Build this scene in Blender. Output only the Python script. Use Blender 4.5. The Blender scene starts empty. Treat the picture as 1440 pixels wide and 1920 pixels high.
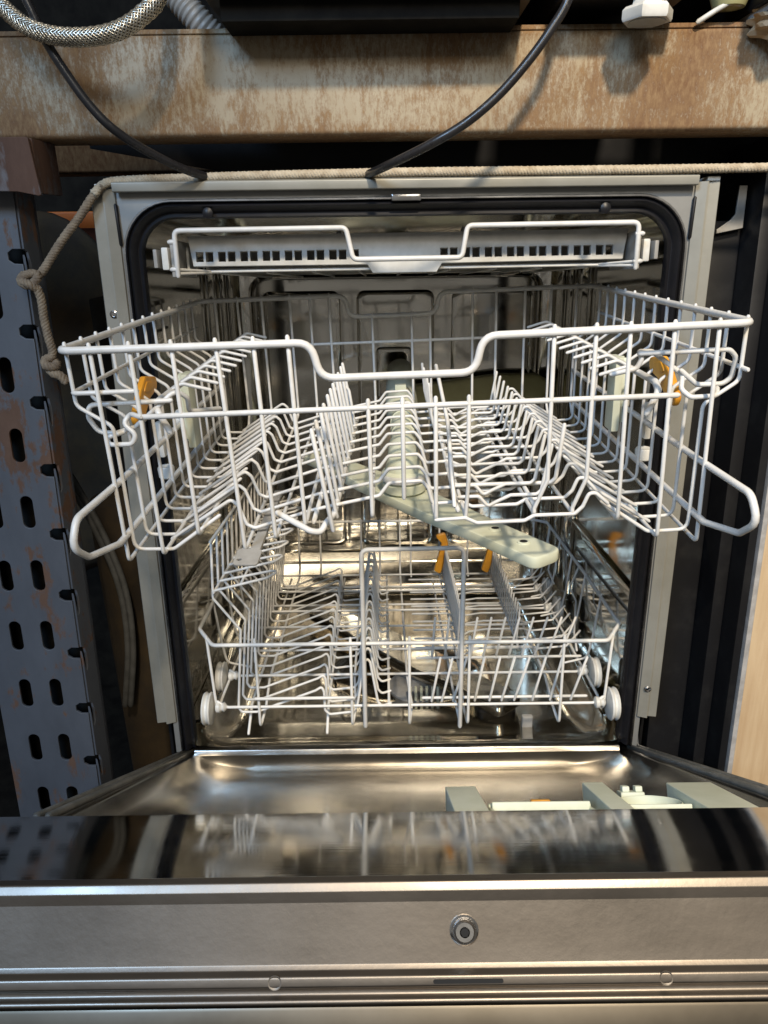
import bpy, bmesh, math, random
from mathutils import Vector, Matrix
random.seed(7)
R = math.radians
S = bpy.context.scene
col = S.collection

# ------------------------------------------------------------------ camera, world, lamps, exposure
cam = bpy.data.cameras.new('camera'); camo = bpy.data.objects.new('camera', cam); col.objects.link(camo)
cam.sensor_fit = 'VERTICAL'; cam.sensor_height = 36; cam.lens = 36 * 1330 / 1920
cam.clip_start = 0.01; cam.clip_end = 60
camo.matrix_world = Matrix.Translation((-0.021, -0.742, 0.77)) @ Matrix.Rotation(R(90 - 21.27), 4, 'X') @ Matrix.Rotation(R(-0.73), 4, 'Z')
S.camera = camo
w = bpy.data.worlds.new('World'); S.world = w; w.use_nodes = True
bg = w.node_tree.nodes['Background']; bg.inputs[0].default_value = (1.0, .965, .90, 1); bg.inputs[1].default_value = 0.20
def lamp(name, loc, target, size, sy, power, color):
    l = bpy.data.lights.new(name, 'AREA'); l.shape = 'RECTANGLE'; l.size = size; l.size_y = sy; l.energy = power; l.color = color
    o = bpy.data.objects.new(name, l); col.objects.link(o); o.location = loc
    o.rotation_euler = (Vector(target) - Vector(loc)).to_track_quat('-Z', 'Y').to_euler()
    return o
l = bpy.data.lights.new('ceiling_lamp', 'SPOT'); l.energy = 600; l.color = (1.0, .85, .65); l.shadow_soft_size = .12; l.spot_size = R(26); l.spot_blend = .6
lo = bpy.data.objects.new('ceiling_lamp', l); col.objects.link(lo); lo.location = (.45, -2.35, 3.05)
lo.rotation_euler = (Vector((.40, -.18, .66)) - lo.location).to_track_quat('-Z', 'Y').to_euler()
lamp('skylight', (-1.25, -2.35, 2.45), (-.1, -.1, .5), .7, .7, 58, (.42, .66, 1.0))
lamp('hall_light', (0.30, -3.6, 2.6), (0, .3, .3), 1.4, .6, 40, (1.0, .92, .78))
S.view_settings.view_transform = 'Standard'; S.view_settings.look = 'None'; S.view_settings.gamma = 1
S.view_settings.exposure = 0.0; S.view_settings.use_curve_mapping = False
S.cycles.max_bounces = 14; S.cycles.glossy_bounces = 8; S.cycles.diffuse_bounces = 4
S.cycles.use_denoising = True; S.cycles.caustics_reflective = False; S.cycles.sample_clamp_indirect = 4

# ------------------------------------------------------------------ materials
M = {}
def mat(name, color, rough=.5, metal=0, var=None, vscale=30, vstretch=(1, 1, 1), lo=.4, hi=.6, bump=0, bscale=200, rvar=0, rscale=8, coat=0, detail=6, spec=.5):
    m = bpy.data.materials.new(name); m.use_nodes = True; nt = m.node_tree; N = nt.nodes; L = nt.links
    b = N['Principled BSDF']; b.inputs['Base Color'].default_value = (*color, 1)
    b.inputs['Roughness'].default_value = rough; b.inputs['Metallic'].default_value = metal
    b.inputs['Coat Weight'].default_value = coat; b.inputs['Specular IOR Level'].default_value = spec
    tc = N.new('ShaderNodeTexCoord')
    def noise(scale, stretch=(1, 1, 1), det=6):
        mp = N.new('ShaderNodeMapping'); mp.inputs['Scale'].default_value = stretch; L.new(tc.outputs['Object'], mp.inputs[0])
        n = N.new('ShaderNodeTexNoise'); n.inputs['Scale'].default_value = scale; n.inputs['Detail'].default_value = det
        n.inputs['Roughness'].default_value = .62; L.new(mp.outputs[0], n.inputs[0]); return n
    if var:
        n = noise(vscale, vstretch, detail); r = N.new('ShaderNodeValToRGB')
        r.color_ramp.elements[0].position = lo; r.color_ramp.elements[0].color = (*color, 1)
        r.color_ramp.elements[1].position = hi; r.color_ramp.elements[1].color = (*var, 1)
        L.new(n.outputs[0], r.inputs[0]); L.new(r.outputs[0], b.inputs['Base Color'])
    if rvar:
        n = noise(rscale); mr = N.new('ShaderNodeMapRange'); mr.inputs[1].default_value = .3; mr.inputs[2].default_value = .7
        mr.inputs[3].default_value = max(.02, rough - rvar); mr.inputs[4].default_value = rough + rvar
        L.new(n.outputs[0], mr.inputs[0]); L.new(mr.outputs[0], b.inputs['Roughness'])
    if bump:
        n = noise(bscale); bp = N.new('ShaderNodeBump'); bp.inputs['Strength'].default_value = bump; bp.inputs['Distance'].default_value = .002
        L.new(n.outputs[0], bp.inputs['Height']); L.new(bp.outputs[0], b.inputs['Normal'])
    M[name] = m; return m
mat('coat', (.63, .625, .61), .36, var=(.50, .49, .46), vscale=45, lo=.45, hi=.75, rvar=.08, bump=.05, bscale=400)
mat('coat_low', (.68, .67, .64), .38, var=(.58, .57, .53), vscale=45, lo=.45, hi=.75, rvar=.08, bump=.05, bscale=400)
mat('tub', (.60, .575, .52), .085, 1, var=(.51, .485, .43), vscale=9, lo=.35, hi=.75, rvar=.04, rscale=14, bump=.045, bscale=7)
mat('tub_floor', (.64, .60, .52), .12, 1, var=(.50, .46, .39), vscale=12, lo=.4, hi=.7, rvar=.06, rscale=20, bump=.06, bscale=8)
mat('liner', (.42, .40, .365), .21, 1, var=(.36, .34, .305), vscale=10, lo=.35, hi=.75, rvar=.05, rscale=16, bump=.012, bscale=8)
mat('band', (.58, .57, .55), .08, 1, var=(.50, .49, .46), vscale=14, lo=.35, hi=.75, rvar=.04, rscale=26)
_n = M['band'].node_tree; _t = _n.nodes.new('ShaderNodeTexCoord'); _p = _n.nodes.new('ShaderNodeMapping'); _p.inputs['Scale'].default_value = (6, 900, 900); _k = _n.nodes.new('ShaderNodeTexNoise'); _k.inputs['Scale'].default_value = 1; _k.inputs['Detail'].default_value = 2
_b = _n.nodes.new('ShaderNodeBump'); _b.inputs['Strength'].default_value = .10; _b.inputs['Distance'].default_value = .0004   # fine rolling lines along the strip
_n.links.new(_t.outputs['Object'], _p.inputs[0]); _n.links.new(_p.outputs[0], _k.inputs[0]); _n.links.new(_k.outputs[0], _b.inputs['Height']); _n.links.new(_b.outputs[0], _n.nodes['Principled BSDF'].inputs['Normal'])
mat('brushed', (.235, .208, .178), .40, 1, var=(.155, .134, .113), vscale=9, vstretch=(.45, 1, 3), lo=.3, hi=.85, rvar=.06, rscale=14, bump=.04, bscale=260)
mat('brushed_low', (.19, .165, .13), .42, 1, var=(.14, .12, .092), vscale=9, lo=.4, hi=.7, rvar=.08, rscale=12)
mat('trim', (.27, .262, .228), .45, .25, var=(.22, .213, .18), vscale=14, lo=.45, hi=.7, rvar=.06, bump=.04, bscale=160)
mat('plate', (.26, .26, .25), .40, .3, var=(.21, .21, .20), vscale=14, lo=.4, hi=.7, rvar=.06)
mat('rubber', (.010, .010, .012), .38, var=(.02, .02, .022), vscale=60, lo=.55, hi=.8, rvar=.1, spec=.3)
mat('seal', (.16, .155, .14), .40, var=(.10, .10, .09), vscale=40, rvar=.1)
mat('cream', (.56, .575, .455), .40, var=(.49, .505, .375), vscale=18, lo=.4, hi=.7, rvar=.08, bump=.03, bscale=150)
mat('duct', (.36, .34, .17), .5, var=(.30, .285, .13), vscale=15)  # on the rear duct: cream plastic with the tub's shade mixed into the colour
mat('mint', (.64, .68, .57), .42, var=(.58, .62, .50), vscale=25, rvar=.08)
mat('amber', (.72, .34, .03), .4, var=(.58, .25, .02), vscale=40, rvar=.08)
mat('greyplastic', (.33, .32, .30), .42, var=(.26, .25, .23), vscale=40)
mat('whiteplastic', (.66, .65, .61), .4, var=(.55, .54, .50), vscale=50)
mat('trayplastic', (.46, .455, .43), .45, var=(.38, .375, .35), vscale=40)
mat('black', (.009, .009, .010), .45, var=(.018, .018, .018), vscale=30, lo=.5, hi=.8, rvar=.1, spec=.25)
mat('blackmatte', (.007, .0065, .006), .8, var=(.014, .013, .011), vscale=20, spec=.1)
mat('cable', (.018, .017, .018), .30, var=(.09, .08, .07), vscale=90, lo=.62, hi=.75, rvar=.12, rscale=60, bump=.12, bscale=120)
mat('rope', (.50, .43, .32), .85, var=(.36, .29, .20), vscale=120, lo=.4, hi=.65, bump=.5, bscale=900)
mat('rope_dark', (.27, .21, .145), .9, var=(.16, .12, .085), vscale=120, lo=.4, hi=.65, bump=.5, bscale=900)  # same rope in a darker brown for the slanting run, knots and loose end
mat('wood', (.52, .39, .24), .6, var=(.42, .29, .165), vscale=16, vstretch=(4, 4, .35), lo=.38, hi=.66, bump=.05, bscale=200)
mat('woodedge', (.36, .35, .34), .6, var=(.27, .26, .25), vscale=60)
mat('orange', (.85, .22, .03), .5, var=(.78, .18, .025), vscale=20)
mat('maroon', (.10, .03, .025), .6, var=(.07, .02, .02), vscale=20)
mat('sacking', (.045, .029, .012), .95, var=(.026, .018, .010), vscale=18, bump=.3, bscale=120)
mat('greycable', (.10, .10, .095), .6, var=(.07, .07, .065), vscale=60)
mat('chrome', (.62, .61, .60), .22, 1, var=(.5, .49, .48), vscale=80, rvar=.08)
mat('hole_shade', (.004, .004, .004), .8)  # near-black for solid discs that paint in the darkness of holes
mat('plankwood', (.30, .23, .14), .8, var=(.20, .15, .085), vscale=14, vstretch=(1, 1, 5), lo=.35, hi=.7, bump=.1, bscale=120)

def rust_mat(name, paint, paint2, rust, rust2, amount, streak=(1, 1, .35), scale=60, edge=None, width=.12):
    m = bpy.data.materials.new(name); m.use_nodes = True; nt = m.node_tree; N = nt.nodes; L = nt.links
    b = N['Principled BSDF']; tc = N.new('ShaderNodeTexCoord')
    def noise(scale, stretch=(1, 1, 1), det=8, rg=.65):
        mp = N.new('ShaderNodeMapping'); mp.inputs['Scale'].default_value = stretch; L.new(tc.outputs['Object'], mp.inputs[0])
        n = N.new('ShaderNodeTexNoise'); n.inputs['Scale'].default_value = scale; n.inputs['Detail'].default_value = det; n.inputs['Roughness'].default_value = rg
        L.new(mp.outputs[0], n.inputs[0]); return n.outputs[0]
    def ramp(src, lo, hi, a=(0, 0, 0), c=(1, 1, 1)):
        r = N.new('ShaderNodeValToRGB'); e = r.color_ramp.elements
        e[0].position = lo; e[0].color = (*a, 1); e[1].position = hi; e[1].color = (*c, 1); L.new(src, r.inputs[0]); return r.outputs[0]
    def mix(f, a, c):
        x = N.new('ShaderNodeMix'); x.data_type = 'RGBA'; L.new(f, x.inputs[0]); L.new(a, x.inputs[6]); L.new(c, x.inputs[7]); return x.outputs[2]
    def math_(op, a, c):
        x = N.new('ShaderNodeMath'); x.operation = op
        for i, v in enumerate((a, c)):
            if isinstance(v, float): x.inputs[i].default_value = v
            else: L.new(v, x.inputs[i])
        return x.outputs[0]
    big = noise(7, (1, 1, 1.2), 5, .6); fine = noise(scale, streak, 8, .7); tiny = noise(scale * 4, (1, 1, .6), 4, .6)
    f = math_('ADD', math_('MULTIPLY', big, .9), math_('MULTIPLY', fine, .9)); f = math_('ADD', f, math_('MULTIPLY', tiny, .25))
    runs = noise(34, (1, 1, .06), 5, .6); f = math_('ADD', f, math_('MULTIPLY', math_('SUBTRACT', runs, .5), .45))      # rust running down
    if edge:                                                     # heavier rust along the two folded edges
        sp = N.new('ShaderNodeSeparateXYZ'); L.new(tc.outputs['Object'], sp.inputs[0])
        mid, hw = (edge[0] + edge[1]) / 2, (edge[1] - edge[0]) / 2
        e = math_('DIVIDE', math_('ABSOLUTE', math_('SUBTRACT', sp.outputs[2], mid), 0.), hw); e = math_('POWER', e, 5.)
        f = math_('ADD', f, math_('MULTIPLY', e, .13))
    f = math_('MULTIPLY', f, .5); mask = ramp(f, amount / 2, (amount + width) / 2)
    pc = ramp(noise(16, streak, 6), .35, .7, paint, paint2); rc = ramp(fine, .38, .66, rust, rust2)
    L.new(mix(mask, pc, rc), b.inputs['Base Color'])
    rr = ramp(mask, 0, 1, (.5, .5, .5), (.85, .85, .85)); L.new(rr, b.inputs['Roughness'])
    bp = N.new('ShaderNodeBump'); bp.inputs['Strength'].default_value = .45; bp.inputs['Distance'].default_value = .0012
    L.new(f, bp.inputs['Height']); L.new(bp.outputs[0], b.inputs['Normal'])
    M[name] = m
rust_mat('rustbeam', (.36, .305, .215), (.30, .235, .145), (.135, .066, .028), (.25, .16, .08), .93, (1.3, 1, .5), 190, edge=(.0, .083), width=.20)
rust_mat('postpaint', (.088, .096, .112), (.062, .067, .078), (.085, .042, .024), (.12, .066, .042), 1.09, (1, 1, .45), 40, width=.07)
rust_mat('rustplate', (.13, .115, .115), (.10, .085, .085), (.075, .036, .022), (.11, .058, .038), .97, (1, 1, .3), 40)

mat('braidcore', (.10, .09, .075), .5, .6)
mat('braidwire', (.66, .62, .53), .32, 1, var=(.50, .46, .38), vscale=120)

# ------------------------------------------------------------------ builders
def thing(name, label, cat, loc=(0, 0, 0), rot=(0, 0, 0), group=None):
    o = bpy.data.objects.new(name, None); col.objects.link(o); o.location = loc; o.rotation_euler = rot
    o.empty_display_size = .05
    o['label'] = label; o['category'] = cat
    if group: o['group'] = group
    return o
def tag(o, label, cat, group=None):
    o['label'] = label; o['category'] = cat
    if group: o['group'] = group
    return o
def link(name, me, parent=None, loc=(0, 0, 0), rot=(0, 0, 0), label=None):
    o = bpy.data.objects.new(name, me); col.objects.link(o); o.location = loc; o.rotation_euler = rot
    if parent: o.parent = parent
    if label: o['label'] = label
    return o
def finish(bm, material, smooth=True, angle=35):
    me = bpy.data.meshes.new('mesh'); bm.normal_update(); bm.to_mesh(me); bm.free()
    me.materials.append(M[material])
    if smooth:
        me.polygons.foreach_set('use_smooth', [True] * len(me.polygons)); me.set_sharp_from_angle(angle=R(angle))
    return me
def fillet(pts, rad, seg=4, closed=False):
    P = [Vector(p) for p in pts]; n = len(P); out = []
    for i, p in enumerate(P):
        if not closed and i in (0, n - 1): out.append(p); continue
        a, c = P[i - 1], P[(i + 1) % n]; da, dc = (a - p), (c - p); la, lc = da.length, dc.length
        if la < 1e-6 or lc < 1e-6: continue
        da.normalize(); dc.normalize(); ang = da.angle(dc)
        if ang > 3.05 or rad <= 0: out.append(p); continue
        t = min(rad / math.tan(ang / 2), la * .49, lc * .49)
        s, e = p + da * t, p + dc * t
        for k in range(seg + 1):
            f = k / seg; out.append(s * (1 - f) ** 2 + p * 2 * f * (1 - f) + e * f * f)
    return out
def smooth_path(pts, n=8, closed=False):
    P = [Vector(p) for p in pts]; out = []
    Q = [P[0] * 2 - P[1]] + P + [P[-1] * 2 - P[-2]]
    for i in range(1, len(Q) - 2):
        a, b_, c, d = Q[i - 1:i + 3]
        for k in range(n):
            t = k / n; t2, t3 = t * t, t ** 3
            out.append(.5 * ((2 * b_) + (c - a) * t + (2 * a - 5 * b_ + 4 * c - d) * t2 + (3 * b_ - a - 3 * c + d) * t3))
    out.append(P[-1]); return out
def tube_bm(bm, path, r, n=8, closed=False, cap=True, uv=None, rfun=None):
    P = path; cnt = len(P); T = []
    for i in range(cnt):
        a = P[i - 1] if (closed or i > 0) else P[i]; c = P[(i + 1) % cnt] if (closed or i < cnt - 1) else P[i]
        T.append((c - a).normalized())
    nrm = Vector((0, 0, 1)) if abs(T[0].z) < .9 else Vector((0, 1, 0))
    nrm = (nrm - T[0] * nrm.dot(T[0])).normalized(); rings = []; N_ = []
    for i in range(cnt):
        nrm = (nrm - T[i] * nrm.dot(T[i])).normalized(); N_.append(nrm.copy())
    def ring(p, t, nm, rr):
        bn = t.cross(nm); return [bm.verts.new(p + nm * math.cos(2 * math.pi * k / n) * rr + bn * math.sin(2 * math.pi * k / n) * rr) for k in range(n)]
    if cap and not closed:
        rings.append(ring(P[0] - T[0] * r * .8, T[0], N_[0], r * .55))
    for i in range(cnt): rings.append(ring(P[i], T[i], N_[i], r if rfun is None else rfun(i / (cnt - 1)) * r))
    if cap and not closed:
        rings.append(ring(P[-1] + T[-1] * r * .8, T[-1], N_[-1], r * .55))
    lay = bm.loops.layers.uv.verify() if uv else None; d = [0.]
    for i in range(1, len(rings)): d.append(d[-1] + (rings[i][0].co - rings[i - 1][0].co).length)
    m_ = len(rings)
    for i in range(m_ if closed else m_ - 1):
        a, c = rings[i], rings[(i + 1) % m_]
        for k in range(n):
            f = bm.faces.new((a[k], a[(k + 1) % n], c[(k + 1) % n], c[k]))
            if uv:
                for lp, (uu, vv) in zip(f.loops, ((d[i], k / n), (d[i], (k + 1) / n), (d[i + 1], (k + 1) / n), (d[i + 1], k / n))): lp[lay].uv = (uu, vv)
    if not closed: bm.faces.new(list(reversed(rings[0]))); bm.faces.new(rings[-1])
def tube(pts, r, material, rad=.008, closed=False, n=8, seg=4):
    bm = bmesh.new(); tube_bm(bm, fillet(pts, rad, seg, closed), r, n, closed); return finish(bm, material, angle=60)
def spline_tube(pts, r, material, n=10, k=8, uv=False, rfun=None):
    bm = bmesh.new(); tube_bm(bm, smooth_path(pts, k), r, n, uv=uv, rfun=rfun); return finish(bm, material, angle=60)
def box_bm(bm, x0, x1, y0, y1, z0, z1, bevel=0, seg=2):
    g = bmesh.ops.create_cube(bm, size=1)
    for v in g['verts']:
        v.co = Vector((x0 + (v.co.x + .5) * (x1 - x0), y0 + (v.co.y + .5) * (y1 - y0), z0 + (v.co.z + .5) * (z1 - z0)))
    if bevel:
        es = list({e for v in g['verts'] for e in v.link_edges})
        bmesh.ops.bevel(bm, geom=es, offset=bevel, segments=seg, affect='EDGES', profile=.6)
def box(x0, x1, y0, y1, z0, z1, material, bevel=.002, seg=2):
    bm = bmesh.new(); box_bm(bm, x0, x1, y0, y1, z0, z1, bevel, seg); return finish(bm, material)
def lathe_bm(bm, prof, n=20, axis='Z', c=(0, 0, 0)):
    c = Vector(c); rings = []
    for r, h_ in prof:
        ring = []
        for k in range(n):
            a = 2 * math.pi * k / n; x, y = r * math.cos(a), r * math.sin(a)
            ring.append(bm.verts.new(c + (Vector((x, y, h_)) if axis == 'Z' else Vector((x, -h_, y)) if axis == 'Y' else Vector((h_, x, y)))))
        rings.append(ring)
    for a, b_ in zip(rings, rings[1:]):
        for k in range(n): bm.faces.new((a[k], a[(k + 1) % n], b_[(k + 1) % n], b_[k]))
    bm.faces.new(list(reversed(rings[0]))); bm.faces.new(rings[-1])
def lathe(prof, material, n=20, axis='Z', c=(0, 0, 0)):
    bm = bmesh.new(); lathe_bm(bm, prof, n, axis, c); bmesh.ops.recalc_face_normals(bm, faces=bm.faces[:]); return finish(bm, material)
def plate(outer, holes, thick, material, bevel=.0008, to=None):
    """flat plate with real holes; outline in local XY, thickness along Z, then mapped by matrix 'to'."""
    cu = bpy.data.curves.new('plate', 'CURVE'); cu.dimensions = '2D'; cu.fill_mode = 'BOTH'; cu.extrude = max(thick / 2 - bevel, .0001); cu.bevel_depth = bevel; cu.bevel_resolution = 1
    for pl in [outer] + holes:
        sp = cu.splines.new('POLY'); sp.points.add(len(pl) - 1); sp.use_cyclic_u = True
        for q, p in zip(sp.points, pl): q.co = (p[0], p[1], 0, 1)
    o = bpy.data.objects.new('plate_tmp', cu); col.objects.link(o)
    dg = bpy.context.evaluated_depsgraph_get(); me = bpy.data.meshes.new_from_object(o.evaluated_get(dg)); bpy.data.objects.remove(o)
    bpy.data.curves.remove(cu)
    if to is not None: me.transform(to)
    me.materials.clear(); me.materials.append(M[material])
    me.polygons.foreach_set('use_smooth', [True] * len(me.polygons)); me.set_sharp_from_angle(angle=R(35))
    return me
def rrect(x0, x1, y0, y1, r, n=6):
    out = []
    for cx, cy, a0 in ((x1 - r, y1 - r, 0), (x0 + r, y1 - r, 90), (x0 + r, y0 + r, 180), (x1 - r, y0 + r, 270)):
        for k in range(n + 1):
            a = R(a0 + 90 * k / n); out.append((cx + r * math.cos(a), cy + r * math.sin(a)))
    return out
XZ = Matrix.Rotation(R(90), 4, 'X')          # plate drawn in x,z  (local y -> world z, thickness along y)
def extrude_x(prof, x0, x1, material, nx=1, closed=True, angle=40):
    bm = bmesh.new(); cols = []
    for i in range(nx + 1):
        x = x0 + (x1 - x0) * i / nx; cols.append([bm.verts.new((x, y, z)) for y, z in prof])
    n = len(prof)
    for a, b_ in zip(cols, cols[1:]):
        for k in range(n if closed else n - 1): bm.faces.new((a[k], b_[k], b_[(k + 1) % n], a[(k + 1) % n]))
    if closed: bm.faces.new(cols[0]); bm.faces.new(list(reversed(cols[-1])))
    bmesh.ops.recalc_face_normals(bm, faces=bm.faces[:]); return finish(bm, material, angle=angle)
def fil2(pts, r, seg=4, closed=True):
    return [(p.x, p.y) for p in fillet([(a, b_, 0) for a, b_ in pts], r, seg, closed)]

# ------------------------------------------------------------------ the setting
me = box(-3, 3, .95, 1.0, -.4, 2.2, 'blackmatte', 0); o = link('wall_back', me); o['kind'] = 'structure'
o = link('ground', box(-3, 3, -4, 1, -.45, -.40, 'blackmatte', 0)); o['kind'] = 'structure'

# ------------------------------------------------------------------ dishwasher body
DW = thing('dishwasher', 'open stainless steel dishwasher with pale trim rails and half-lowered door', 'dishwasher')
TILT = Matrix.Translation((0, 0, .816)) @ Matrix.Rotation(R(-3.6), 4, 'X') @ Matrix.Translation((0, 0, -.816))   # stands upright like the post; the camera frame is drawn tilted
DW.matrix_world = TILT
# tub shell: rounded-rectangle section swept back
sec = rrect(-.268, .274, .125, .800, .050, 8)
def tub_shell():
    bm = bmesh.new(); ys = [.006, .02, .06, .2, .4, .512, .530, .538]; ins = [0, 0, 0, 0, 0, 0, .006, .020]; rings = []
    for y, s in zip(ys, ins):
        rings.append([bm.verts.new((x + (-s if x > .006 else s), y, z + (-s if z > .44 else s))) for x, z in sec])
    n = len(sec)
    for a, b_ in zip(rings, rings[1:]):
        for k in range(n): bm.faces.new((a[k], a[(k + 1) % n], b_[(k + 1) % n], b_[k]))
    bm.faces.new(rings[-1]); bmesh.ops.recalc_face_normals(bm, faces=bm.faces[:]); bmesh.ops.reverse_faces(bm, faces=bm.faces[:])
    return finish(bm, 'tub')
tub = link('tub', tub_shell(), DW)
def emb(x0, x1, z0, z1, r, y=.538, d=.004, mt='tub'):
    p0 = rrect(x0, x1, z0, z1, r, 5); bm = bmesh.new(); rings = []
    for s, yy in ((0, y), (.0014, y - d * .8), (.0032, y - d), (.009, y - d)):
        rings.append([bm.verts.new((x + (s if x < (x0 + x1) / 2 else -s), yy, z + (s if z < (z0 + z1) / 2 else -s))) for x, z in p0])
    n = len(p0)
    for a, b_ in zip(rings, rings[1:]):
        for k in range(n): bm.faces.new((a[k], a[(k + 1) % n], b_[(k + 1) % n], b_[k]))
    bm.faces.new(rings[-1]); bmesh.ops.recalc_face_normals(bm, faces=bm.faces[:]); return finish(bm, mt)
link('raised_field', emb(-.250, .260, .236, .744, .03, .539, .003), tub)
for x0, x1 in ((-.226, -.092), (-.064, .070), (.100, .240)):
    link('embossed_panel', emb(x0, x1, .252, .717, .014, .5362, .004), tub)
link('pressed_square', emb(-.031, .031, .53, .622, .008, .5324, .004), tub)
link('back_ledge', extrude_x(fil2([(.54, .2195), (.5365, .219), (.5350, .2165), (.5365, .214), (.54, .2135)], .001), -.245, .250, 'tub'), tub)
for sx, c in ((-1, -.268), (1, .274)):          # pressed ribs in the side walls
    for y0, y1 in ((.30, .335), (.385, .405), (.44, .455)):
        bm = bmesh.new(); box_bm(bm, min(c, c - sx * .006), max(c, c - sx * .006), y0, y1, .25, .76, .0025, 3); link('side_rib', finish(bm, 'tub'), tub)
    bm = bmesh.new(); box_bm(bm, min(c, c - sx * .005), max(c, c - sx * .005), .03, .5, .365, .378, .002, 3); link('side_rib', finish(bm, 'tub'), tub)
    bm = bmesh.new(); box_bm(bm, min(c, c - sx * .026), max(c, c - sx * .026), .025, .5, .2075, .2125, .0015, 2); link('wheel_rail', finish(bm, 'tub'), tub)
# tub floor: front slope, shallow basin, raised wheel tracks
def floor_mesh():
    bm = bmesh.new(); nx, ny = 56, 50; g = []
    prof = [(.0, .190), (.014, .187), (.04, .172), (.10, .157), (.16, .151), (.24, .149), (.40, .149), (.522, .149), (.530, .152), (.535, .158), (.538, .17)]
    def h(x, y):
        for (a, za), (b_, zb) in zip(prof, prof[1:]):
            if y <= b_: t = (y - a) / (b_ - a); z = za + (zb - za) * t; break
        else: z = prof[-1][1]
        e = max(0, abs(x - .003) - .222) / .05; t = min(1, e); t = t * t * (3 - 2 * t)
        z = z + (.196 - z) * t * .9
        d = math.hypot((x - .01) / .12, (y - .235) / .085)          # sump well
        if d < 1: z -= .014 * min(1, (1 - d) * 4)
        return z
    ys = [.538 * j / 42 for j in range(41)] + [.522, .526, .530, .533, .535, .5365, .538]; ny = len(ys) - 1
    for y in ys:
        g.append([bm.verts.new((-.2678 + .5416 * i / nx, y, h(-.2678 + .5416 * i / nx, y))) for i in range(nx + 1)])
    for j in range(ny):
        for i in range(nx): bm.faces.new((g[j][i], g[j][i + 1], g[j + 1][i + 1], g[j + 1][i]))
    return finish(bm, 'tub_floor', angle=80)
link('tub_floor', floor_mesh(), DW)
# front frame plate with rounded opening, gasket, trims
def arch(x0, x1, z0, z1, r, n=10):
    out = [(x0, z0)]
    for cx, a0 in ((x0 + r, 180), (x1 - r, 90)):
        for k in range(n + 1):
            a = R(a0 - 90 * k / n); out.append((cx + r * math.cos(a), z1 - r + r * math.sin(a)))
    return out + [(x1, z0)]
OX0, OX1, OZ = -.2712, .2772, .8045
link('front_plate', plate([(OX0 - .006, .185)] + [(OX0 - .006, .812), (OX1 + .006, .812), (OX1 + .006, .185)] + arch(OX0, OX1, .185, OZ - .0015, .05)[::-1], [], .006, 'plate', .0008, Matrix.Translation((0, .002, 0)) @ XZ), DW)
def arch_sweep(prof, r, material):
    bm = bmesh.new(); rings = [[bm.verts.new((x, y, z)) for x, z in arch(OX0 + i_, OX1 - i_, .186, OZ - i_, max(r - i_, .004))] for i_, y in prof]
    n = len(rings[0])
    for a, b_ in zip(rings, rings[1:] + rings[:1]):
        for k in range(n - 1): bm.faces.new((a[k], a[k + 1], b_[k + 1], b_[k]))
    bm.faces.new([q[0] for q in rings]); bm.faces.new([q[-1] for q in reversed(rings)])
    bmesh.ops.recalc_face_normals(bm, faces=bm.faces[:]); return finish(bm, material, angle=50)
link('opening_bead', arch_sweep([(-.0005, -.0012), (.0005, -.0030), (.0018, -.0030), (.0026, -.001), (.0026, .012), (-.0005, .012)], .05, 'chrome'), DW)
link('gasket', arch_sweep([(.0028, .012), (.0032, .0015), (.006, -.0008), (.0095, .003), (.0105, .007), (.0115, .0075), (.0150, .0055), (.0160, .009), (.0160, .014), (.0028, .014)], .05, 'rubber'), DW)
for x in (-.187, .196): link('gasket_stud', lathe([(.0052, 0), (.005, .0014), (.003, .0024), (.0008, .0028)], 'rubber', 14, 'Y', (x, .0015, .7925)), DW)
link('top_trim', extrude_x(fil2([(-.012, .8105), (-.0125, .8185), (-.008, .8205), (.03, .8205), (.03, .8145), (-.006, .8145), (-.006, .8105)], .0012, 3), -.272, .278, 'trim'), DW)
link('top_cover', box(-.29, .295, .0315, .56, .806, .8165, 'black', .001), DW)
def side_trim(sx):
    prof = [(.0, .002), (-.001, -.0035), (-.0100, -.0075), (-.0112, -.0075), (-.0118, -.0030), (-.0225, -.0050), (-.0235, -.0035), (-.0235, .030), (-.0215, .030), (-.0215, .006)] # (x towards outside is negative)
    bm = bmesh.new(); x_in = -.2722 if sx < 0 else .2782
    rows = []
    for z in (.229, .814):
        rows.append([bm.verts.new((x_in + (px if sx < 0 else -px), py, z)) for px, py in prof])
    n = len(prof)
    for k in range(n): bm.faces.new((rows[0][k], rows[0][(k + 1) % n], rows[1][(k + 1) % n], rows[1][k]))
    bm.faces.new(rows[0]); bm.faces.new(rows[1]); bmesh.ops.recalc_face_normals(bm, faces=bm.faces[:]); return finish(bm, 'trim', angle=20)
for sx in (-1, 1):
    t = link('side_trim', side_trim(sx), DW)
    xo = -.2865 if sx < 0 else .2925
    link('end_tab', box(xo - .004, xo + .008, -.006, .02, .8145, .8185, 'whiteplastic', .0008), t)
    link('trim_screw', lathe([(.0042, 0), (.004, .0012), (.0025, .002), (.0022, .001), (.0005, .001)], 'chrome', 14, 'Y', (xo - .001 if sx < 0 else xo - .006, -.0032 if sx < 0 else -.0065, .700 if sx < 0 else .268)), t)
    link('corner_spring', tube([(-.2735 if sx < 0 else .2795, -.003, .80), (-.2725 if sx < 0 else .2785, -.003, .765)], .0018, 'black'), t)
link('door_catch', box(-.010, .018, -.006, .004, .8005, .8065, 'chrome', .001), DW)
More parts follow.
